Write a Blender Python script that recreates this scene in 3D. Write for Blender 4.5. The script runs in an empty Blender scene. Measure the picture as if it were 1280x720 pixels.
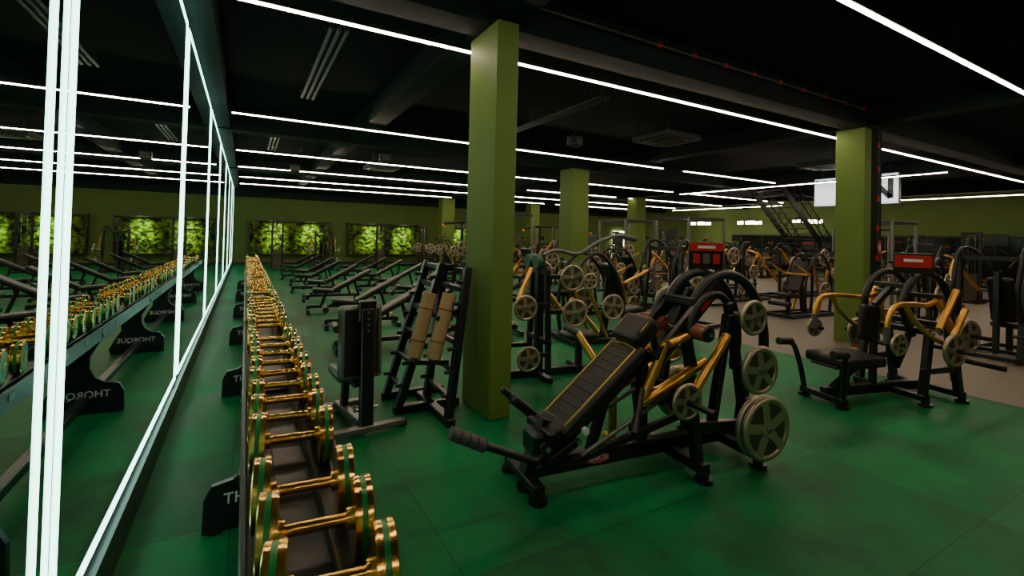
import bpy,bmesh,math,random
from mathutils import Vector,Matrix,Quaternion
import mathutils.noise as MN
random.seed(7)
S=bpy.context.scene
COL=S.collection
# ---------------------------------------------------------------- materials
def mat(name,col,rough=.5,metal=0,emit=None,es=0,noise=0,nscale=8,bump=0,spec=.5):
    m=bpy.data.materials.new(name);m.use_nodes=True
    nt=m.node_tree;b=nt.nodes['Principled BSDF']
    b.inputs['Base Color'].default_value=(*col,1);b.inputs['Roughness'].default_value=rough
    b.inputs['Metallic'].default_value=metal
    b.inputs['Specular IOR Level'].default_value=spec
    if emit:
        b.inputs['Emission Color'].default_value=(*emit,1);b.inputs['Emission Strength'].default_value=es
    if noise or bump:
        tc=nt.nodes.new('ShaderNodeTexCoord');n=nt.nodes.new('ShaderNodeTexNoise')
        n.inputs['Scale'].default_value=nscale;n.inputs['Detail'].default_value=5
        nt.links.new(tc.outputs['Object'],n.inputs['Vector'])
        if noise:
            mr=nt.nodes.new('ShaderNodeMixRGB');mr.inputs[1].default_value=(*[c*(1-noise) for c in col],1)
            mr.inputs[2].default_value=(*[min(1,c*(1+noise)) for c in col],1)
            nt.links.new(n.outputs['Fac'],mr.inputs[0]);nt.links.new(mr.outputs[0],b.inputs['Base Color'])
        if bump:
            bp=nt.nodes.new('ShaderNodeBump');bp.inputs['Strength'].default_value=bump;bp.inputs['Distance'].default_value=.01
            nt.links.new(n.outputs['Fac'],bp.inputs['Height']);nt.links.new(bp.outputs[0],b.inputs['Normal'])
    return m
BLK=mat('black_powdercoat',(.010,.011,.011),.34,0,noise=.2)
LEA=mat('black_leather',(.015,.013,.011),.42,0,bump=.15,nscale=60)
GOLD=mat('gold_paint',(.78,.42,.08),.28,.8)
GOLDB=mat('polished_gold',(.95,.56,.12),.2,1)
GRN=mat('green_urethane',(.005,.26,.07),.32)
CHR=mat('chrome',(.55,.55,.53),.22,1)
STEEL=mat('grey_steel',(.20,.20,.19),.4,.7)
PLT=mat('cast_plate',(.46,.39,.28),.36,.8,noise=.2,nscale=5)
PLD=mat('cast_plate_dark',(.11,.09,.065),.45,.7)
RED=mat('red_sign',(.5,.012,.01),.4)
WHT=mat('white_print',(.7,.7,.68),.5)
TAN=mat('tan_mat',(.42,.26,.13),.7,noise=.25,nscale=30)
BRN=mat('brown_leather',(.20,.05,.02),.4)
GRIP=mat('grey_rubber',(.08,.08,.08),.6,bump=.4,nscale=120)
YEL=mat('yellow_piping',(.75,.46,.04),.5)
OLV=mat('olive_paint',(.125,.195,.034),.6,noise=.12,nscale=2,bump=.05,spec=.3)
OLW=mat('olive_wall_paint',(.085,.135,.026),.65,noise=.12,nscale=2,bump=.05,spec=.3)
CEIL=mat('dark_ceiling',(.004,.0105,.0105),.9,noise=.3,nscale=2,spec=.15)
BEAMM=mat('dark_beam',(.005,.0155,.0145),.75,noise=.2,nscale=2,spec=.2)
PIPE=mat('dark_pipe',(.03,.042,.04),.45,.3)
MIR=mat('mirror_glass',(.66,.80,.74),.01,1)
LED=mat('warm_led',(1,1,1),.5,0,(1,.81,.58),64)
LEDM=mat('mirror_led',(1,1,1),.5,0,(.50,1,.80),6.5)
GLS=mat('dark_window',(.006,.009,.009),.1)
BOXL=mat('lightbox_face',(1,1,1),.5,0,(.6,.82,1),.9)
LAMP=mat('lamp_glow',(1,1,1),.5,0,(1,.88,.66),16)

def floor_mat():
    m=bpy.data.materials.new('rubber_floor');m.use_nodes=True;nt=m.node_tree;b=nt.nodes['Principled BSDF']
    N=nt.nodes.new;L=nt.links.new
    g=N('ShaderNodeNewGeometry');sp=N('ShaderNodeSeparateXYZ');L(g.outputs['Position'],sp.inputs[0])
    def M(op,a,bv=None):
        n=N('ShaderNodeMath');n.operation=op
        for i,v in enumerate((a,bv)):
            if v is None: continue
            if isinstance(v,(int,float)): n.inputs[i].default_value=v
            else: L(v,n.inputs[i])
        return n.outputs[0]
    def line(c,off):
        f=M('FRACT',M('ADD',c,off+100)); d=M('ABSOLUTE',M('SUBTRACT',f,.5)); return M('GREATER_THAN',d,.4962)
    seam=M('MAXIMUM',line(sp.outputs[0],-.97),line(sp.outputs[1],-.08))
    fx=M('FLOOR',M('ADD',sp.outputs[0],99.03));fy=M('FLOOR',M('ADD',sp.outputs[1],99.92))
    cb=N('ShaderNodeCombineXYZ');L(fx,cb.inputs[0]);L(fy,cb.inputs[1])
    wn=N('ShaderNodeTexWhiteNoise');L(cb.outputs[0],wn.inputs['Vector'])
    no=N('ShaderNodeTexNoise');no.inputs['Scale'].default_value=1.6;no.inputs['Detail'].default_value=6;no.inputs['Roughness'].default_value=.6;L(g.outputs['Position'],no.inputs['Vector'])
    n2=N('ShaderNodeTexNoise');n2.inputs['Scale'].default_value=90;n2.inputs['Detail'].default_value=3;L(g.outputs['Position'],n2.inputs['Vector'])
    val=M('ADD',M('MULTIPLY',wn.outputs['Value'],.2),M('MULTIPLY',no.outputs['Fac'],.9))
    cr=N('ShaderNodeValToRGB');cr.color_ramp.elements[0].position=.34;cr.color_ramp.elements[0].color=(.0005,.070,.022,1)
    cr.color_ramp.elements[1].position=.76;cr.color_ramp.elements[1].color=(.0012,.235,.072,1);L(val,cr.inputs[0])
    n3=N('ShaderNodeTexNoise');n3.inputs['Scale'].default_value=.6;L(g.outputs['Position'],n3.inputs['Vector'])
    sc=N('ShaderNodeMixRGB');sc.inputs[1].default_value=(.0008,.05,.02,1);sc.inputs[2].default_value=(.10,.24,.10,1)
    L(M('GREATER_THAN',n3.outputs['Fac'],.58),sc.inputs[0])
    mx=N('ShaderNodeMixRGB');L(M('MULTIPLY',seam,.65),mx.inputs[0]);L(cr.outputs[0],mx.inputs[1]);L(sc.outputs[0],mx.inputs[2])
    z1=M('MULTIPLY',M('GREATER_THAN',sp.outputs[0],7.1),M('LESS_THAN',sp.outputs[1],8.2));z2=M('GREATER_THAN',sp.outputs[0],11.0)
    z=M('MAXIMUM',z1,z2)
    gr=N('ShaderNodeMixRGB');gr.inputs[1].default_value=(.17,.145,.12,1);gr.inputs[2].default_value=(.27,.235,.195,1);L(no.outputs['Fac'],gr.inputs[0])
    m2=N('ShaderNodeMixRGB');L(z,m2.inputs[0]);L(mx.outputs[0],m2.inputs[1]);L(gr.outputs[0],m2.inputs[2])
    L(m2.outputs[0],b.inputs['Base Color'])
    L(M('ADD',M('MULTIPLY',no.outputs['Fac'],.35),.36),b.inputs['Roughness'])
    b.inputs['Specular IOR Level'].default_value=.22
    bp=N('ShaderNodeBump');bp.inputs['Strength'].default_value=.15;bp.inputs['Distance'].default_value=.004;L(n2.outputs['Fac'],bp.inputs['Height']);L(bp.outputs[0],b.inputs['Normal'])
    return m
FLR=floor_mat()
def moss_mat():
    m=bpy.data.materials.new('moss');m.use_nodes=True;nt=m.node_tree;b=nt.nodes['Principled BSDF']
    N=nt.nodes.new;L=nt.links.new
    g=N('ShaderNodeNewGeometry');n=N('ShaderNodeTexNoise');n.inputs['Scale'].default_value=5;n.inputs['Detail'].default_value=8
    L(g.outputs['Position'],n.inputs['Vector']);cr=N('ShaderNodeValToRGB')
    cr.color_ramp.elements[0].position=.40;cr.color_ramp.elements[0].color=(.001,.006,.001,1)
    cr.color_ramp.elements[1].position=.64;cr.color_ramp.elements[1].color=(.16,.27,.014,1)
    L(n.outputs['Fac'],cr.inputs[0]);L(cr.outputs[0],b.inputs['Base Color']);b.inputs['Roughness'].default_value=.8
    return m
MOSS=moss_mat()
# ---------------------------------------------------------------- builder
class B:
    def __init__(s): s.bm=bmesh.new();s.mats=[]
    def mi(s,m):
        if m not in s.mats: s.mats.append(m)
        return s.mats.index(m)
    def _fin(s,verts,m,smooth=False):
        i=s.mi(m);fs={f for v in verts for f in v.link_faces}
        for f in fs:
            f.material_index=i
            if smooth:
                if len(f.verts)==4: f.smooth=True
                else:
                    for e in f.edges: e.smooth=False
        return fs
    def box(s,c,size,m,bev=0,rot=None,seg=1):
        M=Matrix.Translation(Vector(c))
        if rot is not None: M=M@rot
        M=M@Matrix.Diagonal((*size,1))
        r=bmesh.ops.create_cube(s.bm,size=1,matrix=M);s._fin(r['verts'],m)
        if bev:
            es=list({e for v in r['verts'] for e in v.link_edges})
            rr=bmesh.ops.bevel(s.bm,geom=es,offset=bev,segments=seg,affect='EDGES',profile=.5)
            if seg>1:
                for f in rr['faces']: f.smooth=True
    def frame(s,d,up=None):
        z=d.normalized()
        u=Vector(up) if up else Vector((0,0,1))
        if abs(z.dot(u))>.98: u=Vector((0,1,0))
        x=u.cross(z).normalized();y=z.cross(x)
        return Matrix((x,y,z)).transposed().to_4x4()
    def beam(s,a,b,w,h,m,bev=.006,up=None):
        a=Vector(a);b=Vector(b);d=b-a
        s.box((a+b)/2,(w,h,d.length),m,bev,s.frame(d,up))
    def pad(s,a,b,w,t,m):
        a=Vector(a);b=Vector(b);d=b-a
        s.box((a+b)/2,(w,t,d.length),m,min(t*.42,.035),s.frame(d),4)
    def tube(s,a,b,r,m,seg=12,r2=None):
        a=Vector(a);b=Vector(b);d=b-a
        M=Matrix.Translation((a+b)/2)@s.frame(d)
        r_=bmesh.ops.create_cone(s.bm,cap_ends=True,segments=seg,radius1=r,radius2=r if r2 is None else r2,depth=d.length,matrix=M)
        s._fin(r_['verts'],m,True)
    def sweep(s,pts,r,m,seg=10,closed=False,sm=0):
        pts=[Vector(p) for p in pts]
        if sm:
            out=[];n=len(pts)
            for i in range(n-1):
                p0=pts[max(i-1,0)];p1=pts[i];p2=pts[i+1];p3=pts[min(i+2,n-1)]
                for k in range(sm):
                    t=k/sm
                    out.append(.5*((2*p1)+(-p0+p2)*t+(2*p0-5*p1+4*p2-p3)*t*t+(-p0+3*p1-3*p2+p3)*t**3))
            out.append(pts[-1]);pts=out
        n=len(pts);rings=[];pn=None
        for i in range(n):
            if closed: d=(pts[(i+1)%n]-pts[i-1])
            else: d=pts[min(i+1,n-1)]-pts[max(i-1,0)]
            d.normalize()
            if pn is None: pn=d.orthogonal().normalized()
            pn=(pn-d*pn.dot(d)).normalized();bn=d.cross(pn)
            rings.append([s.bm.verts.new(pts[i]+(pn*math.cos(2*math.pi*k/seg)+bn*math.sin(2*math.pi*k/seg))*r) for k in range(seg)])
        mi=s.mi(m)
        for i in range(n if closed else n-1):
            A=rings[i];C=rings[(i+1)%n]
            for k in range(seg):
                f=s.bm.faces.new((A[k],A[(k+1)%seg],C[(k+1)%seg],C[k]));f.material_index=mi;f.smooth=True
        if not closed:
            for rg in (rings[0][::-1],rings[-1]):
                f=s.bm.faces.new(rg);f.material_index=mi
                for e in f.edges: e.smooth=False
    def ring(s,c,ax,R,r,m,n=28,seg=8):
        ax=Vector(ax).normalized();u=ax.orthogonal().normalized();v=ax.cross(u);c=Vector(c)
        s.sweep([c+(u*math.cos(2*math.pi*k/n)+v*math.sin(2*math.pi*k/n))*R for k in range(n)],r,m,seg,True)
    def plate(s,c,ax,R,t,m=None,m2=None,n=28):
        m=m or PLT;m2=m2 or PLD
        c=Vector(c);ax=Vector(ax).normalized()
        s.tube(c-ax*t*.22,c+ax*t*.22,R*.93,m2,n)
        s.tube(c-ax*t*.5,c+ax*t*.5,R*.24,m,16)
        s.ring(c,ax,R-t*.45,t*.5,m,n,8)
        s.ring(c,ax,R*.84,t*.3,m,n,6)
        s.tube(c-ax*t*.7,c+ax*t*.7,R*.11,CHR,12)
        u=ax.orthogonal().normalized();v=ax.cross(u)
        for k in range(5):
            a=2*math.pi*k/5+.3;d=u*math.cos(a)+v*math.sin(a)
            s.beam(c+d*R*.2,c+d*R*.88,t*.8,R*.30,m,0,up=tuple(ax.cross(d)))
    def poly(s,pts,thick_axis,t,m):
        ax=Vector(thick_axis)*t
        a=[s.bm.verts.new(Vector(p)) for p in pts];b_=[s.bm.verts.new(Vector(p)+ax) for p in pts]
        mi=s.mi(m);fs=[s.bm.faces.new(a[::-1]),s.bm.faces.new(b_)]
        n=len(a)
        for i in range(n): fs.append(s.bm.faces.new((a[i],a[(i+1)%n],b_[(i+1)%n],b_[i])))
        for f in fs: f.material_index=mi
    def mesh(s,name):
        bmesh.ops.recalc_face_normals(s.bm,faces=s.bm.faces)
        me=bpy.data.meshes.new(name);s.bm.to_mesh(me);s.bm.free()
        for m in s.mats: me.materials.append(m)
        return me
    def obj(s,name,loc=(0,0,0),rz=0):
        return place(s.mesh(name),name,loc,rz)
def place(me,name,loc=(0,0,0),rz=0):
    o=bpy.data.objects.new(name,me);COL.objects.link(o);o.location=loc;o.rotation_euler=(0,0,rz);return o
def simple(name,c,size,m,bev=0):
    b=B();b.box((0,0,0),size,m,bev);return b.obj(name,c)
def text(parent,txt,size,M,m,name='label_text',ext=.002):
    cu=bpy.data.curves.new(name,'FONT');cu.body=txt;cu.size=size;cu.extrude=ext;cu.align_x='CENTER';cu.align_y='CENTER'
    o=bpy.data.objects.new('tmp',cu);COL.objects.link(o)
    dg=bpy.context.evaluated_depsgraph_get();me=bpy.data.meshes.new_from_object(o.evaluated_get(dg))
    bpy.data.objects.remove(o);me.materials.clear();me.materials.append(m)
    t=bpy.data.objects.new(name,me);COL.objects.link(t);t.parent=parent;t.matrix_local=M;return t

# ---------------------------------------------------------------- room shell
X0,X1,Y0,Y1,H=-.56,26,-4,26,4.0
simple('floor',((X0+X1)/2,(Y0+Y1)/2,-.05),(X1-X0+.4,Y1-Y0+.4,.1),FLR)
simple('ceiling',((X0+X1)/2,(Y0+Y1)/2,H+.05),(X1-X0+.4,Y1-Y0+.4,.1),CEIL)
simple('wall_left',(X0-.05,(Y0+Y1)/2,H/2),(.1,Y1-Y0,H),BEAMM)
simple('wall_far',((X0+X1)/2,Y1+.05,H/2),(X1-X0,.1,H),OLW)
simple('wall_right',(X1+.05,(Y0+Y1)/2,H/2),(.1,Y1-Y0,H),OLW)
simple('wall_near',((X0+X1)/2,Y0-.05,H/2),(X1-X0,.1,H),BEAMM)
simple('trim_1',(X0+.12,(Y0+Y1)/2,3.82),(.24,Y1-Y0-.02,.35),BEAMM)
simple('baseboard_left',(X0+.03,(Y0+Y1)/2,.1),(.06,Y1-Y0-.02,.2),BLK)
simple('trim_2',((X0+X1)/2,Y1-.12,3.62),(X1-X0-.02,.22,.7),BEAMM)
simple('baseboard_far',((X0+X1)/2,Y1-.015,.06),(X1-X0-.02,.03,.12),BLK)
for i,y in enumerate((-1.6,4.05,10.9,17.6,23.9)):
    simple('ceiling_beam',((X0+X1)/2,y,3.81),(X1-X0-.02,.34,.38),BEAMM)
for x in (2.04,9.1,16.2,23):
    simple('ceiling_beam',(x,(Y0+Y1)/2,3.83),(.32,Y1-Y0-.02,.33),BEAMM)
def pillar(x0,x1,y0,y1): return simple('pillar',((x0+x1)/2,(y0+y1)/2,1.81),(x1-x0,y1-y0,3.62),OLV,.008)
pillar(1.93,2.15,3.75,4.35)
pillar(8.9,9.12,3.9,4.35)
pillar(7.9,8.5,10.6,11.2)
pillar(9.0,9.7,23.4,24.0)
pillar(14.5,15.1,23.4,24.0)
pillar(15.6,16.2,16,16.6)
simple('cable_riser',(9.34,4.1,1.81),(.38,.36,3.6),BEAMM,.005)
b=B()
for z in (.9,1.4,1.9,2.4,2.9,3.3): b.tube((0,0,z),(0,0,z+.08),.024,RED)
b.tube((0,0,0),(0,0,3.6),.012,PIPE);b.obj('sprinkler_riser',(9.25,3.86,0))
b=B()
b.tube((2.3,0,0),(9.0,0,0),.02,PIPE)
for i in range(9): b.tube((4.0+i*.58,0,0),(4.06+i*.58,0,0),.032,RED);b.tube((4.02+i*.58,0,0),(4.02+i*.58,0,.12),.008,PIPE)
b.obj('sprinkler_pipe',(0,3.83,3.87))

joints=[-1.5,2.06,5.45,8.9,12.3,15.7,19.1,22.5,25.6]
zb,zt=.26,3.58
for i in range(len(joints)-1):
    a,c=joints[i]+.10,joints[i+1]-.10
    b=B()
    b.box((-.545,(a+c)/2,(zb+zt)/2),(.02,c-a,zt-zb),MIR)
    for y in (a,c): b.box((-.533,y,(zb+zt)/2),(.010,.028,zt-zb),LEDM)
    b.box((-.533,(a+c)/2,zb),(.010,c-a,.026),LEDM)
    b.box((-.533,(a+c)/2,zt),(.010,c-a,.026),LEDM)
    b.obj('wall_mirror')
b=B()
for j in joints[1:-1]:
    b.box((-.545,j,(zb+zt)/2),(.02,.16,zt-zb),MIR)
    b.box((-.533,j+.015,(zb+zt)/2),(.010,.014,zt-zb),LEDM)
b.obj('mirror_joint_strip')

def strip(x0,x1,y,z=3.56):
    b=B();b.box(((x0+x1)/2,y,z),(x1-x0,.032,.012),LED);b.box(((x0+x1)/2,y,z+.026),(x1-x0,.06,.04),BLK)
    n=max(2,int((x1-x0)/2.5))
    for i in range(n+1):
        x=x0+.1+(x1-x0-.2)*i/n;b.tube((x,y,z+.04),(x,y,4.0),.004,PIPE,6)
    b.obj('led_ceiling_strip')
def stripy(y0,y1,x,z=3.56):
    b=B();b.box((x,(y0+y1)/2,z),(.032,y1-y0,.012),LED);b.box((x,(y0+y1)/2,z+.026),(.06,y1-y0,.04),BLK)
    for i in range(4):
        y=y0+.1+(y1-y0-.2)*i/3;b.tube((x,y,z+.04),(x,y,4.0),.004,PIPE,6)
    b.obj('led_ceiling_strip')
strip(-.2,9,-2.4);strip(.6,9,1.92);strip(-.25,9.25,4.48);strip(9.75,21,4.48)
strip(-.25,9.6,8.9);strip(10.4,14.6,8.9);strip(9.8,21,1.92)
for y in (13.0,16.3,19.4,22.2):
    strip(-.25,9.0,y);strip(9.9,14.6,y);strip(15.4,22,y)
stripy(4.8,13,15,3.5);stripy(4.5,12,23.6);stripy(14,21,23.6)

for (x,y0,y1) in ((.72,5.2,8.2),(.45,11,14),(4.6,5.5,9.5)):
    b=B()
    for k in range(3): b.tube((k*.08,y0,0),(k*.08,y1,0),.022,PIPE)
    for y in (y0+.2,(y0+y1)/2,y1-.2): b.box((.08,y,.05),(.26,.03,.02),PIPE);b.tube((-.03,y,.05),(-.03,y,.2),.006,PIPE,6);b.tube((.19,y,.05),(.19,y,.2),.006,PIPE,6)
    b.obj('ceiling_conduit',(x,0,3.8))
def cassette(x,y):
    b=B();b.box((0,0,0),(.95,.95,.12),PIPE,.02);b.box((0,0,-.07),(.5,.5,.02),BLK,.005)
    for k in range(5): b.box((-.2+.1*k,0,-.085),(.03,.46,.01),PIPE)
    for a in range(4):
        R=Matrix.Rotation(a*math.pi/2,4,'Z');v=R@Vector((.37,0,-.065));b.box(v,(.09,.6,.015) if a%2==0 else (.6,.09,.015),BLK)
    for p in ((-.4,-.4),(.4,-.4),(-.4,.4),(.4,.4)): b.tube((*p,.05),(*p,.3),.008,PIPE,6)
    b.obj('air_conditioner_cassette',(x,y,3.7))
cassette(7.3,6.7);cassette(13,6.6);cassette(3.6,14.6)
for (x,y) in ((2.9,11.5),(5.4,7.2),(1.2,15)):
    b=B();b.box((0,0,0),(.26,.2,.2),BLK,.02);b.tube((0,0,.1),(0,0,.5),.015,BLK);b.tube((0,-.1,0),(0,-.12,0),.07,PIPE,16);b.obj('ceiling_speaker',(x,y,3.5))

def moss(x0,x1,z0=.5,z1=2.15):
    b=B();nx,nz=70,32;g=[]
    for i in range(nx+1):
        row=[]
        for k in range(nz+1):
            x=x0+(x1-x0)*i/nx;z=z0+(z1-z0)*k/nz
            d=.14*abs(MN.noise(Vector((x*2.2,z*2.2,3))))+.1*MN.noise(Vector((x*8,z*8,1)))+.05*MN.noise(Vector((x*20,z*20,5)))
            row.append(b.bm.verts.new((x,Y1-.10-max(0,d),z)))
        g.append(row)
    mi=b.mi(MOSS)
    for i in range(nx):
        for k in range(nz):
            f=b.bm.faces.new((g[i][k],g[i+1][k],g[i+1][k+1],g[i][k+1]));f.material_index=mi
    w=x1-x0;xc=(x0+x1)/2;zc=(z0+z1)/2
    b.box((xc,Y1-.04,zc),(w,.06,z1-z0),BLK)
    for z in (z0,z1): b.box((xc,Y1-.15,z),(w+.1,.28,.06),BLK)
    for x in (x0,x1): b.box((x,Y1-.15,zc),(.06,.28,z1-z0),BLK)
    b.obj('moss_wall_panel')
    for t in (.3,.75):
        x=x0+w*t
        l=bpy.data.lights.new('spot','SPOT');l.energy=900;l.color=(.80,1,.25);l.spot_size=.66;l.spot_blend=1;l.shadow_soft_size=.04
        o=bpy.data.objects.new('panel_spotlight',l);COL.objects.link(o);o.location=(x,Y1-1.5,3.0)
        o.rotation_euler=(Vector((0,1.4,-1.55))).to_track_quat('-Z','Y').to_euler()
moss(.15,3.8);moss(4.7,8.6);moss(10,13.4)

for i,y in enumerate((-1.5,1.5,4.5,7.5,10.5,13.5,16.5)):
    b=B();b.box((X1-.03,y,1.2),(.04,2.9,1.75),GLS)
    for yy in (y-1.45,y,y+1.45): b.box((X1-.05,yy,1.2),(.06,.06,1.8),BLK)
    for z in (.3,2.1): b.box((X1-.05,y,z),(.06,2.95,.07),BLK)
    b.obj('window_%d'%(i+1))
b=B();b.box((0,0,1.15),(.95,.04,2.1),GLS)
for x in (-.5,.5): b.box((x,-.03,1.1),(.07,.05,2.2),LAMP)
b.box((0,-.03,2.2),(1.05,.05,.07),LAMP);b.obj('door_1',(23.6,Y1-.05,0))
for (x,y) in ((24.3,19.5),(24.2,16.2),(24,13)):
    b=B()
    for k in range(14):
        a=k*2.4;b.tube((.0+.5*math.cos(a)*(k/14),.9*math.sin(a)*(k/14),-.08),(.5*math.cos(a)*(k/14),.9*math.sin(a)*(k/14),.08),.07,LAMP,8)
    b.ring((0,0,.1),(0,0,1),.6,.02,BLK);b.tube((0,0,.1),(0,0,1.25),.02,BLK)
    b.tube((-.6,0,.1),(.6,0,.1),.012,BLK);b.tube((0,-.6,.1),(0,.6,.1),.012,BLK)
    b.obj('cluster_chandelier',(x,y,2.75))
b=B();b.box((0,0,0),(.12,2.2,.85),BOXL,.01);b.box((.05,0,0),(.1,2.24,.9),BLK)
NV=mat('navy_print',(.004,.008,.02),.5)
oy=-.72
b.beam((-.07,oy+.22,-.28),(-.07,oy+.22,.28),.03,.13,NV,0,up=(0,1,0));b.beam((-.07,oy-.22,-.28),(-.07,oy-.22,.28),.03,.13,NV,0,up=(0,1,0));b.beam((-.07,oy+.22,.26),(-.07,oy-.22,-.26),.03,.13,NV,0,up=(0,1,0))
b.beam((-.07,.0,-.28),(-.07,.0,.28),.03,.13,NV,0)
for y in (-.9,.9): b.tube((0,y,.43),(0,y,.72),.012,PIPE)
b.obj('lightbox_sign',(15.8,7.2,3.28))
b=B()
n=20
for k in range(n):
    t=(k+.5)/n;b.box((4.8-4.8*t,0,3.9*t),(.28,1.2,.04),BLK)
for y in (-.6,.6):
    b.beam((4.95,y,.05),(0,y,3.9),.05,.24,BLK)
    for k in range(8):
        t=k/9;b.tube((4.8-4.8*t,y,3.9*t),(4.8-4.8*t,y,min(3.9*t+.95,3.98)),.018,BLK,8)
    for h in (.5,.95): b.tube((4.8,y,h),(4.8-4.8*.76,y,3.9*.76+h),.024,BLK,8)
b.obj('staircase',(16.6,10.6,0))
b=B();b.tube((0,0,.02),(0,0,.42),.075,RED,20);b.tube((0,0,.42),(0,0,.48),.075,RED,20,.03);b.tube((0,0,.48),(0,0,.54),.025,BLK);b.box((.03,0,.55),(.14,.03,.03),BLK);b.sweep([(.03,0,.52),(.1,0,.42),(.1,0,.15)],.012,BLK,8,sm=4)
b.tube((0,0,0),(0,0,.02),.08,BLK,20);b.obj('fire_extinguisher',(8.72,3.9,0))
b=B();b.box((0,0,0),(.15,.014,.24),RED,.002)
for x in (-.03,.03): b.box((x,-.009,0),(.02,.006,.12),WHT)
b.box((0,-.009,0),(.07,.006,.02),WHT);b.obj('hydrant_sign',(9.42,3.91,1.62))

# ---------------------------------------------------------------- dumbbell rack
RY0,RY1=.75,16.4
brk=[.65+2.4*i for i in range(7)]
gaps=[1.76+2.4*i for i in range(7)]
b=B()
for x in (.085,.275): b.box((x,(RY0+RY1)/2,.745),(.07,RY1-RY0,.05),BLK,.005)
b.box((.02,(RY0+RY1)/2,.705),(.02,RY1-RY0,.12),BLK,.004)
b.box((.36,(RY0+RY1)/2,.70),(.02,RY1-RY0,.08),BLK,.004)
b.box((.18,(RY0+RY1)/2,.70),(.30,RY1-RY0,.04),BLK)
b.box((.12,(RY0+RY1)/2,.12),(.07,RY1-RY0,.07),BLK,.006)
for y in brk:
    prof=[(-.16,0),(.40,0),(.42,.07),(.36,.2),(.30,.3),(.31,.5),(.38,.70),(.36,.74),(.02,.74),(.0,.68),(.04,.60),(.09,.5),(.09,.40),(.05,.32),(-.02,.27),(-.12,.25),(-.155,.18)]
    b.poly([(px,y-.02,pz) for px,pz in prof],(0,1,0),.04,BLK)
    b.tube((-.10,y,0),(-.10,y,.012),.05,BLK)
for y in gaps:
    for k in range(4): b.box((.372,y+.3+k*.5,.71),(.004,.07,.035),STEEL);b.box((.008,y+.3+k*.5,.72),(.004,.07,.035),STEEL)
rack=b.obj('dumbbell_rack')
for y in brk:
    text(rack,'THORQUE',.085,Matrix.Translation((.14,y-.021,.17))@Matrix.Rotation(math.pi/2,4,'X'),WHT,'maker_label')
b=B()
ys=[.88,1.11,1.34,1.56]
for s0 in gaps:
    s=s0+.19
    while s<min(s0+2.4-.15,RY1-.05): ys.append(s);s+=.233
for i,y in enumerate(ys):
    R=.104-.018*min(1,i/50); zc=.772+R
    jx=random.uniform(-.008,.008);L=.138;an=random.uniform(-.14,-.02)
    xc=.185+jx
    ax=Vector((math.cos(an),math.sin(an),0));C=Vector((xc,y,zc))
    for sgn in (-1,1):
        a=ax*sgn;po=C+a*L;pi_=C+a*(L-.048)
        b.tube(pi_+a*.006,po-a*.006,R*.96,GRN,36)
        b.tube(po-a*.017,po-a*.003,R,GOLDB,36);b.tube(po-a*.003,po,R,GOLDB,36,R*.95)
        b.tube(pi_+a*.003,pi_+a*.017,R,GOLDB,36);b.tube(pi_,pi_+a*.003,R*.96,GOLDB,36)
        b.tube(po-a*.001,po+a*.001,R*.84,GRN,36)
        b.tube(po,po+a*.004,R*.30,GOLDB,20)
        b.tube(pi_-a*.014,pi_,R*.28,GOLDB,16)
    b.tube(C-ax*(L-.04),C+ax*(L-.04),.016,GOLDB,14)
b.obj('dumbbell_set')

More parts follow.
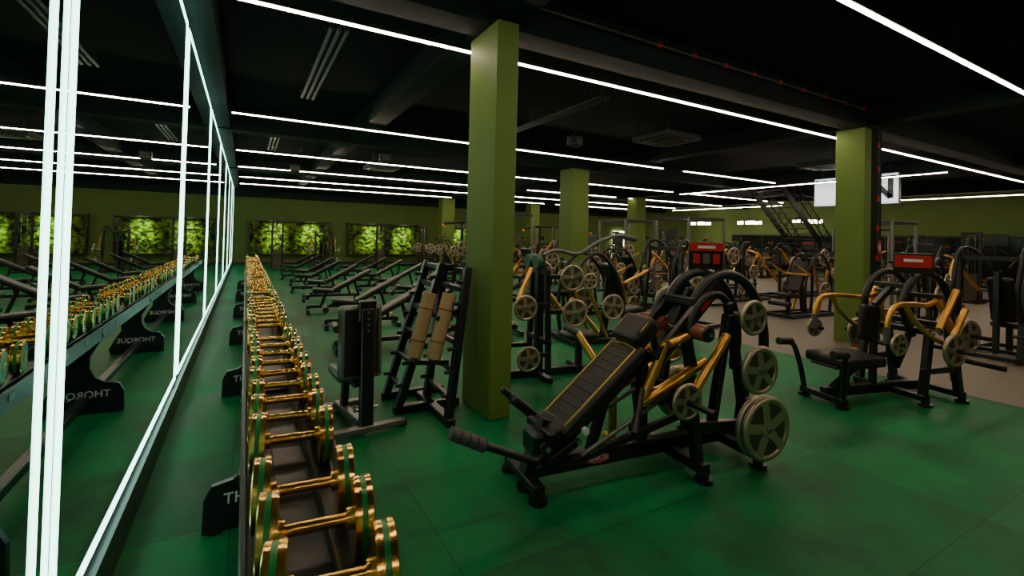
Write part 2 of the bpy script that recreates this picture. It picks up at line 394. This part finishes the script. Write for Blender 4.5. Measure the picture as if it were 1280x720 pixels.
# ---------------------------------------------------------------- feature machine
def foot(b,x,y): b.tube((x,y,0),(x,y,.03),.06,BLK,16);b.tube((x,y,.03),(x,y,.06),.035,BLK,12)
def feature():
    b=B()
    b.beam((.0,0,.13),(1.85,0,.13),.08,.11,BLK)
    b.beam((.02,-.2,.08),(.02,.28,.08),.08,.06,BLK);foot(b,.02,0);foot(b,.02,.26);foot(b,.02,-.18)
    b.beam((1.2,-.38,.09),(1.2,.42,.09),.08,.07,BLK);foot(b,1.2,-.36);foot(b,1.2,.4)
    b.beam((1.75,-.38,.09),(1.75,.42,.09),.08,.07,BLK);foot(b,1.75,-.34);foot(b,1.75,.4)
    for s in (-1,1):
        y=.3*s
        b.beam((1.2,y,.09),(1.12,y,.62),.07,.07,BLK)
        b.beam((1.75,y,.09),(1.68,y,.5),.06,.06,BLK)
        b.beam((1.15,y,.36),(1.74,y,.30),.06,.08,BLK)
        b.tube((1.1,y*1.05,.55),(1.45,y*1.05,.98),.033,GOLD)
        b.beam((1.35,y*.9,.3),(1.5,y*.9,1.12),.05,.07,BLK)
        b.tube((1.04,y,.565),(1.04,y+.30*s,.565),.022,BLK)
        b.plate((1.04,y+.06*s,.565),(0,1,0),.125,.03)
        b.beam((1.12,y,.6),(1.02,y,.56),.05,.06,BLK)
        b.beam((1.52,y*.85,1.2),(1.62,y*.85,.72),.05,.07,BLK)
        b.beam((1.62,y*.85,.75),(1.70,y*.85,.3),.05,.07,BLK)
        for (px,pz,R,t) in ((1.70,.324,.228,.05),(1.63,.745,.172,.045),(1.56,1.12,.125,.035)):
            b.tube((px,y*.8,pz),(px,y*.8+.24*s,pz),.022,STEEL)
            b.plate((px,y*.8+.2*s,pz),(0,1,0),R,t,n=40)
        b.plate((1.70,.24*s+.145*s,.324),(0,1,0),.225,.045,n=40)
        b.sweep([(1.30,.13*s,1.18),(1.42,.13*s,1.33),(1.62,.13*s,1.40),(1.84,.13*s,1.33),(2.0,.13*s,1.12),(2.06,.13*s,.85),(2.02,.13*s,.6)],.038,BLK,10,sm=5)
        b.sweep([(1.25,.2*s,.75),(1.2,.2*s,1.0),(1.32,.2*s,1.22),(1.5,.2*s,1.25),(1.62,.2*s,1.1),(1.6,.2*s,.85)],.028,BLK,10,sm=5)
        b.tube((.82,.16*s,.52),(1.40,.16*s,.76),.036,GOLD)
        b.tube((.82,.16*s,.52),(1.02,.16*s,.92),.033,GOLD)
        b.tube((1.02,.2*s,.92),(1.3,.2*s,1.0),.028,GOLD)
        b.tube((.80,.18*s,.62),(.62,.34*s,.40),.024,BLK)
        b.tube((1.24,.08*s,1.0),(1.24,.34*s,1.0),.055,BRN,20)
        b.tube((1.24,.34*s,1.0),(1.24,.352*s,1.0),.05,BLK,18)
    b.tube((1.24,-.37,1.0),(1.24,.37,1.0),.016,CHR)
    b.beam((1.24,0,1.0),(1.4,0,1.28),.05,.06,BLK)
    b.beam((1.95,0,.13),(2.02,0,.62),.07,.07,BLK);b.beam((1.8,0,.13),(2.0,0,.13),.08,.1,BLK)
    foot(b,1.97,0)
    b.beam((2.02,-.15,.6),(2.02,.15,.6),.06,.06,BLK)
    b.beam((1.3,-.15,1.2),(1.3,.15,1.2),.06,.06,BLK)
    b.beam((1.12,-.32,.58),(1.12,.32,.58),.06,.06,BLK)
    b.tube((.84,.2,.12),(.84,.2,.6),.032,GOLD);b.tube((.84,0,.12),(.84,.3,.12),.026,GOLD);foot(b,.84,.28)
    b.tube((.84,.2,.5),(.70,.5,.88),.028,GOLD);b.tube((.70,.5,.88),(.6,.55,.93),.028,GRIP)
    b.beam((.18,0,.2),(.98,0,.80),.08,.08,BLK)
    b.beam((.95,0,.13),(.95,0,.74),.07,.07,BLK)
    b.beam((.5,0,.15),(.62,0,.5),.06,.06,BLK)
    b.tube((.35,-.14,.22),(1.12,-.14,.56),.014,STEEL);b.tube((.35,.14,.22),(1.12,.14,.56),.014,STEEL)
    b.beam((.22,-.12,.16),(1.16,-.20,.42),.04,.05,BLK)
    A=Vector((.20,0,.36));C=Vector((.84,0,.885));d=(C-A).normalized();nrm=Vector((-d.z,0,d.x))
    b.pad(A,C,.36,.085,LEA)
    b.box((A+C)/2-nrm*.05,(.28,.02,(C-A).length*.96),BLK,.004,b.frame(d))
    b.sweep([A+d*.05+nrm*.042+Vector((0,-.14,0)),C-d*.05+nrm*.042+Vector((0,-.14,0)),C-d*.03+nrm*.042,C-d*.05+nrm*.042+Vector((0,.14,0)),A+d*.05+nrm*.042+Vector((0,.14,0)),A+d*.03+nrm*.042],.006,YEL,6,closed=True)
    for k in range(11):
        p=A+d*(.07+k*.068)+nrm*.041;b.tube(p+Vector((0,-.11,0)),p+Vector((0,.11,0)),.006,BLK,6)
    H1=C-d*.02+nrm*.045;H2=C+d*.21+nrm*.06
    b.pad(H1,H2,.30,.13,LEA)
    for y in (-.135,.135): b.sweep([H1+nrm*.05+d*.03+Vector((0,y,0)),H1+nrm*.063+d*.11+Vector((0,y,0)),H2+nrm*.05-d*.03+Vector((0,y,0))],.004,YEL,6,sm=3)
    b.beam(C-nrm*.04,C+d*.2-nrm*.02,.08,.04,BLK)
    b.pad((.03,.30,.50),(.34,.30,.24),.10,.07,LEA)
    b.pad((-.02,.36,.55),(.30,.36,.27),.06,.05,BLK)
    b.beam((.2,0,.25),(.22,.33,.33),.05,.05,BLK)
    b.beam((.02,0,.1),(.16,0,.44),.09,.09,BLK);b.beam((.12,-.17,.38),(.12,.17,.38),.05,.05,BLK)
    b.box((.10,0,.30),(.14,.2,.16),BLK,.02);b.tube((.1,-.14,.3),(.1,.14,.3),.045,BLK,16);b.tube((.1,-.15,.3),(.1,.15,.3),.018,CHR,16)
    b.beam((.05,-.1,.16),(.3,-.16,.33),.05,.05,BLK)
    b.pad((.13,0,.36),(.26,0,.42),.3,.09,LEA)
    b.tube((.35,-.2,.40),(.35,-.17,.40),.024,WHT);b.tube((.30,-.2,.34),(.30,-.17,.34),.02,CHR)
    ex,ez,y=-.38,.46,-.26
    b.tube((.10,-.1,.24),(-.04,y,.30),.026,BLK);b.tube((-.04,y,.30),(ex,y,ez-.01),.024,BLK);b.tube((ex,y,ez-.01),(-.58,y,.55),.038,GRIP,16)
    for k in range(4):
        t=k/4;p=Vector((ex,y,ez-.01)).lerp(Vector((-.58,y,.55)),t);b.ring(p,(-.2,0,.1),.038,.004,BLK,16,6)
    b.beam((.94,-.16,.80),(1.52,-.16,1.33),.05,.10,BLK)
    b.beam((.94,.16,.80),(1.52,.16,1.33),.05,.10,BLK)
    b.beam((1.32,-.188,1.147),(1.46,-.188,1.275),.006,.045,RED,0)
    b.beam((.94,-.17,.82),(.94,.17,.82),.06,.06,BLK)
    for r_,m_,t_ in ((.062,RED,.002),(.05,WHT,.003),(.046,RED,.004)):
        M=Matrix.Translation((.55,-.04-t_,.13))@Matrix.Diagonal((1.5,1,.55,1))@Matrix.Rotation(math.pi/2,4,'X')
        r0=bmesh.ops.create_cone(b.bm,cap_ends=True,segments=28,radius1=r_,radius2=r_,depth=.004,matrix=M);b._fin(r0['verts'],m_)
    b.tube((1.66,.1,1.36),(1.66,.1,1.46),.014,BLK)
    R=Matrix.Rotation(-.45,4,'Z')
    def pp(x,y,z): v=R@Vector((x,y,0));return (1.66+v.x,.1+v.y,z)
    b.box(pp(0,0,1.535),(.28,.02,.22),BLK,.006,R);b.box(pp(0,-.012,1.605),(.27,.008,.065),RED,0,R)
    b.box(pp(0,-.016,1.605),(.14,.006,.022),WHT,0,R)
    for k in range(3): b.box(pp(-.08+k*.08,-.012,1.51),(.055,.006,.08),RED if k!=1 else STEEL,0,R)
    return b.obj('lever_squat_machine',(1.63,2.65,0),-math.radians(6))
fm=feature()
text(fm,'FANATIC',.042,Matrix.Translation((.55,-.0475,.13))@Matrix.Rotation(math.pi/2,4,'X'),WHT,'badge_text',.001)

def row_machine():
    b=B()
    b.beam((.0,0,.10),(1.5,0,.10),.08,.10,BLK)
    b.beam((.0,-.25,.07),(.0,.25,.07),.08,.06,BLK);foot(b,0,-.22);foot(b,0,.22)
    b.beam((.95,-.38,.08),(.95,.38,.08),.08,.06,BLK);foot(b,.95,-.36);foot(b,.95,.36)
    b.beam((1.5,-.38,.08),(1.5,.38,.08),.08,.06,BLK);foot(b,1.5,-.36);foot(b,1.5,.36)
    b.beam((.3,0,.1),(.3,0,.40),.07,.07,BLK)
    b.pad((.02,0,.44),(.58,0,.44),.50,.11,LEA)
    b.beam((.0,0,.385),(.56,0,.385),.3,.03,BLK);b.beam((.1,0,.12),(.5,0,.37),.06,.05,BLK)
    b.pad((.62,0,.62),(.66,0,1.0),.26,.08,LEA)
    b.beam((.7,0,.1),(.72,0,1.0),.06,.06,BLK)
    for s in (-1,1):
        b.sweep([(.0,.22*s,.08),(-.03,.26*s,.35),(-.08,.3*s,.54),(-.2,.32*s,.57)],.028,BLK,10,sm=4)
        b.tube((-.26,.32*s,.575),(-.08,.32*s,.565),.04,LEA,16)
        y=.33*s
        b.beam((1.5,y,.08),(1.38,y,.8),.07,.07,BLK)
        b.beam((.95,y,.08),(1.05,y,.75),.07,.07,BLK)
        b.beam((.95,y,.35),(1.45,y,.35),.05,.06,BLK)
        b.sweep([(1.0,.2*s,.7),(.85,.2*s,1.0),(.95,.2*s,1.25),(1.2,.2*s,1.36),(1.45,.2*s,1.25),(1.58,.2*s,.98),(1.55,.2*s,.6),(1.5,.3*s,.2)],.036,BLK,10,sm=5)
        b.sweep([(1.2,.3*s,1.08),(.98,.34*s,1.04),(.72,.38*s,1.06),(.46,.40*s,1.05),(.36,.40*s,.93),(.34,.40*s,.74)],.026,GOLD,10,sm=4)
        b.tube((.345,.40*s,.84),(.34,.40*s,.68),.032,GRIP)
        b.sweep([(.6,.39*s,1.06),(.70,.41*s,.9),(.95,.42*s,.72),(1.3,.42*s,.6)],.026,GOLD,10,sm=4)
        b.tube((1.2,.3*s,1.12),(1.35,.36*s,.75),.036,GOLD)
        b.tube((1.34,.4*s,1.2),(1.08,.4*s,.8),.032,GOLD)
        b.tube((1.2,.42*s,.62),(1.44,.42*s,1.0),.03,GOLD)
        b.tube((1.15,.3*s,.60),(1.15,.66*s,.60),.022,BLK);b.plate((1.15,.5*s,.60),(0,1,0),.17,.045)
        b.tube((1.5,.25*s,.72),(1.5,.6*s,.72),.022,BLK);b.plate((1.5,.42*s,.72),(0,1,0),.17,.045)
        b.tube((.42,.36*s,.68),(.42,.51*s,.68),.02,BLK);b.plate((.42,.46*s,.68),(0,1,0),.11,.03)
        b.tube((.35,.40*s,.72),(.42,.42*s,.68),.02,BLK)
        b.tube((1.5,.35*s,.45),(1.5,.72*s,.45),.028,BLK)
    b.beam((1.2,-.34,1.12),(1.2,.34,1.12),.05,.05,BLK)
    b.beam((.72,0,1.0),(1.0,0,1.22),.06,.06,BLK);b.beam((.95,-.2,1.22),(.95,.2,1.22),.05,.05,BLK)
    b.beam((1.38,-.33,.8),(1.38,.33,.8),.06,.06,BLK);b.beam((1.05,-.33,.75),(1.05,.33,.75),.06,.06,BLK)
    b.tube((1.0,-.2,1.25),(1.0,-.2,1.42),.014,BLK)
    R=Matrix.Rotation(.7,4,'Z')
    b.box((1.0,-.2,1.47),(.02,.34,.22),BLK,.006,R);b.box((.989,-.209,1.49),(.008,.31,.13),RED,0,R);b.box((.984,-.213,1.50),(.008,.16,.03),WHT,0,R)
    return b.mesh('seated_row_machine')
RM=row_machine()
place(RM,'seated_row_machine',(5.33,2.70,0),-math.radians(13))

GP=mat('green_pad',(.01,.09,.05),.5)
def pulldown():
    b=B()
    b.beam((-.5,0,.05),(.7,0,.05),.08,.08,BLK)
    for x in (-.5,.1,.7): b.beam((x,-.35,.04),(x,.35,.04),.07,.06,BLK)
    b.beam((.1,0,.05),(.1,0,1.45),.09,.09,BLK);b.beam((.1,-.28,.1),(.1,-.2,1.3),.06,.06,BLK);b.beam((.1,.28,.1),(.1,.2,1.3),.06,.06,BLK)
    b.beam((.1,-.24,1.25),(.1,.24,1.25),.06,.06,BLK);b.beam((.1,-.3,.45),(.1,.3,.45),.06,.06,BLK)
    for s in (-1,1):
        b.tube((-.02,.12*s,1.36),(.05,.12*s,1.36),.085,GP,24)
        b.beam((0,.12*s,1.36),(.1,.08*s,1.36),.04,.04,BLK)
        for (x,z,r) in ((-.25,.88,.14),(.32,1.2,.15),(-.2,.32,.14),(.36,.8,.16)):
            b.beam((.1,.26*s,z),(x,.28*s,z),.05,.05,BLK);b.tube((x,.22*s,z),(x,.5*s,z),.022,CHR);b.plate((x,.4*s,z),(0,1,0),r,.035,n=30)
        b.tube((.36,.3*s,.95),(.72,.32*s,.55),.028,GOLD);b.tube((-.3,.3*s,.95),(-.1,.2*s,1.3),.026,GOLD)
        b.tube((-.5,.3*s,.08),(-.42,.28*s,.5),.026,GOLD)
    b.sweep([(.12,0,1.42),(.3,0,1.50),(.6,-.02,1.46),(.85,-.04,1.60),(1.15,-.06,1.70),(1.4,-.06,1.66)],.024,STEEL,8,sm=4)
    b.tube((1.22,-.06,1.69),(1.42,-.06,1.655),.034,GRIP)
    b.pad((.45,0,.46),(.85,0,.46),.34,.08,LEA);b.beam((.65,0,.05),(.65,0,.42),.07,.07,BLK)
    return b.mesh('plate_loaded_pulldown_machine')
place(pulldown(),'plate_loaded_pulldown_machine',(2.98,4.75,0),math.radians(-8))

b=B()
def ladder(b,p,q,w,side):
    p=Vector(p);q=Vector(q);w=Vector(w)
    for k in (0,1): b.beam(p+w*k,q+w*k,.07,.07,BLK)
    for t in (.12,.3,.48,.66,.84,.97): c=p.lerp(q,t);b.beam(c,c+w,.04,.05,BLK)
    for t in (.15,.3,.45,.6,.75,.9):
        c=p.lerp(q,t)
        for k in (0,1): b.tube(c+w*k,c+w*k+Vector(side)*.09,.018,BLK,10)
ladder(b,(1.27,4.28,.06),(1.66,4.28,1.38),(0,.42,0),(-1,0,0))
ladder(b,(1.58,3.83,.06),(1.78,3.95,1.36),(.02,.62,0),(-1,0,0))
b.beam((1.22,4.28,.04),(1.86,4.28,.04),.07,.07,BLK);b.beam((1.22,4.7,.04),(1.86,4.7,.04),.07,.07,BLK)
b.beam((1.58,3.76,.04),(1.58,4.6,.04),.08,.07,BLK)
b.beam((1.66,4.28,1.34),(1.82,4.28,1.34),.06,.06,BLK)
b.beam((1.50,3.98,.9),(1.80,3.98,1.0),.04,.04,BLK)
for (x,y) in ((1.42,4.12),(1.56,4.00)):
    b.tube((x-.07,y,.55),(x+.07,y,1.12),.065,TAN,20)
    b.tube((x-.071,y,.546),(x-.069,y,.552),.03,BLK,12);b.ring((x-.035,y,.70),(.14,0,.57),.066,.006,BRN,20,6);b.ring((x+.035,y,.98),(.14,0,.57),.066,.006,BRN,20,6)
    b.beam((x-.08,y,.52),(x,y+.02,.49),.14,.02,BLK)
b.beam((1.34,4.12,.50),(1.60,4.02,.50),.05,.04,BLK)
b.beam((1.60,4.02,.50),(1.64,4.02,.50),.05,.04,BLK)
b.obj('exercise_mat_stand')

def ubench():
    b=B()
    b.beam((-.30,-.12,.045),(.32,-.12,.045),.07,.05,STEEL);b.tube((-.32,-.12,.035),(-.26,-.12,.035),.036,BLK);b.tube((.28,-.12,.035),(.34,-.12,.035),.036,BLK)
    b.beam((0,-.12,.06),(-.05,.55,.06),.07,.06,STEEL)
    b.beam((-.26,.55,.045),(.2,.55,.045),.07,.05,STEEL);b.tube((-.28,.55,.035),(-.22,.55,.035),.036,BLK);b.tube((.16,.55,.035),(.22,.55,.035),.036,BLK)
    b.beam((0,-.10,.06),(0,-.06,1.02),.11,.06,BLK)
    b.box((0,-.055,1.0),(.15,.05,.18),BLK,.01)
    for k in range(4): b.tube((0,-.10,.84+k*.05),(0,-.088,.84+k*.05),.012,STEEL,10)
    b.pad((-.02,.03,.42),(-.02,.06,1.04),.36,.10,LEA)
    b.pad((-.02,.08,.42),(-.03,.40,.45),.32,.08,LEA)
    b.beam((-.02,.05,.36),(-.03,.40,.39),.08,.05,BLK);b.beam((-.03,.40,.06),(-.03,.36,.38),.06,.06,BLK)
    b.tube((-.1,-.08,.2),(.1,-.08,.2),.02,CHR)
    return b.mesh('shoulder_press_bench')
place(ubench(),'shoulder_press_bench',(.90,4.08,0),.12)

# ---------------------------------------------------------------- generic gym kit
def sign(b,x,z):
    b.box((x,0,z),(.02,.28,.18),BLK,.005);b.box((x-.012,0,z+.05),(.006,.26,.045),RED)
def bench_mesh():
    b=B()
    b.beam((-.6,0,.12),(.6,0,.12),.07,.06,BLK)
    b.beam((-.6,-.25,.05),(-.6,.25,.05),.06,.05,BLK);b.beam((.6,-.3,.05),(.6,.3,.05),.06,.05,BLK)
    for x in (-.6,.6): b.beam((x,0,.03),(x,0,.14),.06,.06,BLK)
    for x,y in ((-.6,.24),(-.6,-.24),(.6,.28),(.6,-.28)): b.tube((x,y,0),(x,y,.04),.035,BLK)
    b.beam((-.35,0,.12),(-.25,0,.42),.06,.06,BLK);b.beam((.45,0,.14),(.3,0,.62),.05,.05,BLK)
    b.pad((-.52,0,.47),(-.14,0,.43),.30,.07,LEA);b.pad((-.12,0,.45),(.62,0,.86),.30,.07,LEA)
    b.beam((-.5,0,.41),(-.12,0,.40),.05,.04,BLK);b.beam((-.12,0,.40),(.5,0,.74),.05,.04,BLK)
    b.tube((-.62,-.18,.33),(-.62,.18,.33),.05,LEA);b.tube((-.62,0,.33),(-.5,0,.42),.02,BLK)
    b.tube((.5,-.2,.2),(.5,.2,.2),.018,GOLD)
    return b.mesh('adjustable_bench')
def flat_mesh():
    b=B()
    b.pad((-.6,0,.45),(.6,0,.45),.28,.08,LEA);b.beam((-.55,0,.39),(.55,0,.39),.06,.05,BLK)
    for x in (-.45,.45):
        b.beam((x,0,.39),(x*1.1,0,.06),.06,.06,BLK);b.beam((x*1.1,-.28,.04),(x*1.1,.28,.04),.06,.06,BLK)
    for y in (-.5,.5):
        b.beam((.7,y,.0),(.62,y,1.2),.06,.06,BLK);b.beam((.35,y,.03),(.95,y,.03),.06,.06,BLK);b.box((.57,y,1.05),(.1,.05,.04),STEEL)
    b.beam((.7,-.5,.3),(.7,.5,.3),.05,.05,BLK)
    b.tube((.55,-1.0,1.10),(.55,1.0,1.10),.014,CHR)
    for s in (-1,1): b.plate((.55,.78*s,1.1),(0,1,0),.2,.04,n=20)
    return b.mesh('bench_press_station')
def press_mesh():
    b=B()
    for y in (-.36,.36): b.beam((-.75,y,.05),(.75,y,.05),.07,.07,BLK)
    for x in (-.7,0,.7): b.beam((x,-.36,.05),(x,.36,.05),.07,.06,BLK)
    b.beam((-.2,0,.05),(-.2,0,.42),.07,.07,BLK);b.pad((-.45,0,.46),(-.02,0,.46),.36,.08,LEA)
    b.pad((0,0,.52),(.16,0,1.2),.3,.09,LEA);b.beam((.05,0,.45),(.24,0,1.3),.07,.06,BLK)
    b.beam((.3,0,.05),(.25,0,1.3),.07,.07,BLK)
    for s in (-1,1):
        b.beam((.62,.36*s,.05),(.45,.36*s,1.55),.07,.07,BLK)
        b.sweep([(.62,.36*s,.6),(.7,.36*s,1.1),(.5,.36*s,1.6),(.2,.3*s,1.62),(.1,.1*s,1.35)],.03,BLK,8,sm=4)
        b.sweep([(.45,.42*s,1.45),(.1,.5*s,1.35),(-.25,.48*s,1.1),(-.4,.42*s,.95)],.027,GOLD,8,sm=4)
        b.tube((-.4,.45*s,.97),(-.4,.2*s,.93),.022,GRIP)
        b.tube((.1,.5*s,1.35),(.4,.5*s,.85),.025,GOLD)
        b.tube((.4,.35*s,.85),(.4,.72*s,.85),.022,CHR);b.plate((.4,.62*s,.85),(0,1,0),.2,.045,n=24)
        b.tube((.7,.3*s,.4),(.7,.6*s,.4),.022,BLK);b.plate((.7,.5*s,.42),(0,1,0),.17,.04,n=24)
    b.beam((.45,-.36,1.5),(.45,.36,1.5),.07,.07,BLK)
    sign(b,.3,1.78);b.beam((.32,0,1.5),(.32,0,1.72),.02,.02,BLK);b.beam((.25,0,1.3),(.45,0,1.5),.05,.05,BLK)
    return b.mesh('chest_press_machine')
def rack_mesh():
    b=B()
    for x in (-.6,.6):
        for y in (-.6,.6): b.beam((x,y,0),(x,y,2.25),.06,.06,STEEL)
    for y in (-.6,.6): b.beam((-.6,y,2.22),(.6,y,2.22),.06,.06,BLK);b.beam((-.6,y,.05),(.6,y,.05),.07,.07,BLK);b.beam((-.55,y,.75),(.55,y,.75),.04,.04,GOLD)
    for x in (-.6,.6): b.beam((x,-.6,2.22),(x,.6,2.22),.06,.06,BLK)
    b.beam((.6,-.6,.05),(.6,.6,.05),.07,.07,BLK)
    b.tube((-.68,-1.05,1.3),(-.68,1.05,1.3),.014,CHR)
    for s in (-1,1):
        b.plate((-.68,.85*s,1.3),(0,1,0),.22,.045,n=24);b.box((-.66,.6*s,1.27),(.1,.05,.05),BLK)
        for z in (.4,.9,1.4): b.tube((.6,.6*s,z),(.6,.8*s,z),.022,CHR)
        b.plate((.6,.7*s,.4),(0,1,0),.2,.045,n=20);b.plate((.6,.7*s,.9),(0,1,0),.16,.04,n=20)
    b.pad((-.6,0,.46),(.4,0,.46),.28,.08,LEA)
    for x in (-.45,.3): b.beam((x,0,.42),(x,0,.03),.06,.06,BLK);b.beam((x,-.22,.03),(x,.22,.03),.06,.05,BLK)
    return b.mesh('power_rack')
def cable_mesh():
    b=B()
    b.beam((0,-.25,0.03),(0,.25,.03),.5,.06,BLK)
    for y in (-.2,.2): b.beam((0,y,0),(0,y,2.1),.06,.08,BLK)
    b.beam((0,-.24,2.08),(0,.24,2.08),.1,.1,BLK)
    for k in range(14): b.box((0,0,.12+k*.055),(.12,.3,.045),PLD,.004)
    for y in (-.08,.08): b.tube((0,y,.05),(0,y,2.05),.01,CHR,8)
    b.beam((0,0,2.08),(-.7,0,2.0),.07,.08,BLK);b.tube((-.68,-.03,1.94),(-.68,.03,1.94),.06,GOLD,16)
    b.tube((-.72,0,1.94),(-.72,0,1.62),.005,STEEL,6)
    b.sweep([(-.72,-.55,1.5),(-.72,-.4,1.6),(-.72,0,1.62),(-.72,.4,1.6),(-.72,.55,1.5)],.016,BLK,8,sm=4)
    b.beam((0,0,.05),(-.9,0,.05),.08,.07,BLK);b.beam((-.9,-.3,.04),(-.9,.3,.04),.07,.06,BLK)
    b.beam((-.6,0,.05),(-.6,0,.45),.07,.07,BLK);b.pad((-.8,0,.5),(-.42,0,.5),.34,.09,LEA)
    b.beam((-.35,0,.05),(-.35,0,.65),.06,.06,BLK);b.tube((-.38,-.25,.66),(-.38,.25,.66),.05,BRN)
    return b.mesh('lat_pulldown_machine')
def legp_mesh():
    b=B()
    for y in (-.4,.4):
        b.beam((-1.0,y,.05),(1.0,y,.05),.08,.08,BLK);b.beam((-.3,y,.35),(1.0,y,1.45),.06,.08,GOLD);b.beam((1.0,y,.05),(1.0,y,1.45),.07,.07,BLK);b.beam((-.3,y,.05),(-.3,y,.36),.07,.07,BLK)
        s=1 if y>0 else -1
        b.tube((.55,y*.8,1.05),(.55,y+.35*s,1.05),.022,CHR)
        for k in range(2): b.plate((.55,y+(.15+.08*k)*s,1.05),(0,1,0),.22,.05,n=24)
    for x in (-1,.1,1.0): b.beam((x,-.4,.05),(x,.4,.05),.07,.07,BLK)
    b.beam((1.0,-.4,1.42),(1.0,.4,1.42),.07,.07,BLK)
    b.pad((-.9,0,.95),(-.5,0,.35),.42,.1,LEA);b.pad((-.5,0,.33),(-.2,0,.33),.42,.1,LEA);b.beam((-.9,0,.05),(-.85,0,.85),.07,.07,BLK);b.beam((-.35,0,.05),(-.35,0,.3),.07,.07,BLK)
    b.box((.3,0,1.05),(.05,.62,.5),BLK,.01,Matrix.Rotation(-.6,4,'Y'));b.beam((.35,0,1.0),(.55,0,1.05),.5,.08,BLK);b.beam((.55,-.4,1.0),(.55,.4,1.0),.06,.06,BLK)
    return b.mesh('leg_press_machine')
def curl_mesh():
    b=B()
    for y in (-.3,.3): b.beam((-.8,y,.05),(.8,y,.05),.07,.07,BLK)
    for x in (-.8,.8): b.beam((x,-.4,.05),(x,.4,.05),.07,.07,BLK)
    for s in (-1,1):
        y=.22*s
        b.sweep([(-.1,y,.05),(-.15,y,.6),(.0,y,1.1),(.35,y,1.42),(.7,y,1.15),(.8,y,.6),(.75,y,.05)],.032,BLK,8,sm=5)
        b.tube((.2,.3*s,.6),(.2,.56*s,.6),.022,CHR);b.plate((.2,.45*s,.6),(0,1,0),.2,.045,n=24)
        b.tube((.6,.25*s,1.0),(.6,.54*s,1.0),.022,CHR);b.plate((.6,.42*s,1.0),(0,1,0),.13,.04,n=24)
        b.beam((.2,.3*s,.1),(.6,.26*s,1.05),.05,.05,GOLD)
        b.tube((-.1,.3*s,.95),(-.55,.3*s,1.15),.025,GOLD)
        b.tube((-.55,.3*s,1.15),(-.68,.3*s,1.2),.03,GRIP)
    b.tube((-.1,-.3,.95),(-.1,.3,.95),.025,GOLD)
    b.pad((-.6,0,.5),(-.2,0,.45),.36,.09,LEA);b.pad((-.22,0,.55),(.05,0,1.25),.32,.09,LEA)
    b.beam((-.4,0,.05),(-.4,0,.45),.07,.07,BLK);b.beam((-.8,0,.06),(.8,0,.06),.07,.06,BLK);b.beam((.1,0,.06),(.02,0,1.0),.07,.07,BLK)
    b.tube((-.7,-.25,.3),(-.7,.25,.3),.055,LEA);b.beam((-.4,0,.3),(-.7,0,.3),.04,.04,BLK)
    sign(b,.3,1.62);b.tube((.3,0,1.38),(.3,0,1.55),.012,BLK);b.tube((.3,-.22,1.40),(.3,.22,1.40),.02,BLK)
    return b.mesh('glute_drive_machine')
BM,FM,PM,KM,CM,LM,GM=bench_mesh(),flat_mesh(),press_mesh(),rack_mesh(),cable_mesh(),legp_mesh(),curl_mesh()
NM={BM:'adjustable_bench',FM:'bench_press_station',PM:'chest_press_machine',KM:'power_rack',CM:'lat_pulldown_machine',LM:'leg_press_machine',GM:'glute_drive_machine'}
def put(me,x,y,rz): place(me,NM[me],(x,y,0),rz)
for i,y in enumerate((6.9,8.6,10.4,12.2,14.0,15.8,17.9,20)):
    put(BM,1.75+.1*(i%2),y,math.radians(-8+random.uniform(-6,6)))
for i,y in enumerate((7.1,8.8,10.5,12.2,14,15.8,17.6)):
    put(BM,3.5,y,math.radians(random.uniform(-8,8)))
put(CM,1.2,22.6,-1.57);put(PM,3.0,22.4,-1.57);put(CM,5.6,22.5,-1.57);put(CM,7.7,22.6,-1.57)
for i,y in enumerate((8.4,10.8,13.2)): put((FM,KM,CM)[i],5.9,y+.2,0)
for y in (16.2,18.8): put(FM,5.9,y,0)
put(GM,5.25,6.0,math.radians(172))
put(PM,7.2,6.2,math.radians(185))
kinds=[PM,GM,LM,CM,PM,GM,KM]
k=0
for y in (8.6,10.9,13.6,16.3,19.0,21.6):
    for x in (8.1,10.3,12.6,14.9,17.2,19.5,21.8,24):
        if abs(x-8.2)<1.2 and abs(y-10.9)<1.2: continue
        if 16<x<22 and 9.4<y<12: continue
        if abs(x-15.9)<1.6 and abs(y-16.3)<1.4: continue
        if abs(x-24)<.5 and y>21: continue
        me=kinds[(k*3+int(x))%7];k+=1
        put(me,x+random.uniform(-.15,.15),y+random.uniform(-.15,.15),random.choice((0,math.pi))+random.uniform(-.12,.12))
for (me,x,y,r) in ((GM,11.2,6.2,0),(KM,13.8,5.8,0),(PM,16.6,5.6,math.pi),(PM,10.3,2.6,math.pi),(GM,9.8,.9,math.pi),(LM,12.8,2.2,math.pi),(PM,15.4,2.2,math.pi),(KM,18,2.0,0),(CM,19,5.5,math.pi),(PM,21.5,4,0),(GM,21.5,7,0),(PM,8.0,-.5,math.pi),(GM,12.6,4.3,math.pi)):
    put(me,x,y,r+random.uniform(-.1,.1))

# ---------------------------------------------------------------- camera + world
cam=bpy.data.cameras.new('camera');co=bpy.data.objects.new('camera',cam);COL.objects.link(co)
cam.sensor_width=36;cam.lens=36*588/1280;cam.shift_y=-.058;cam.clip_start=.05
co.matrix_world=Matrix.Translation((0,0,1.65))@Matrix.Rotation(-math.radians(29.5),4,'Z')@Matrix.Rotation(math.radians(91.0),4,'X')@Matrix.Rotation(math.radians(1.4),4,'Z')
S.camera=co
w=bpy.data.worlds.new('world');S.world=w;w.use_nodes=True
w.node_tree.nodes['Background'].inputs[0].default_value=(.02,.03,.03,1);w.node_tree.nodes['Background'].inputs[1].default_value=.3
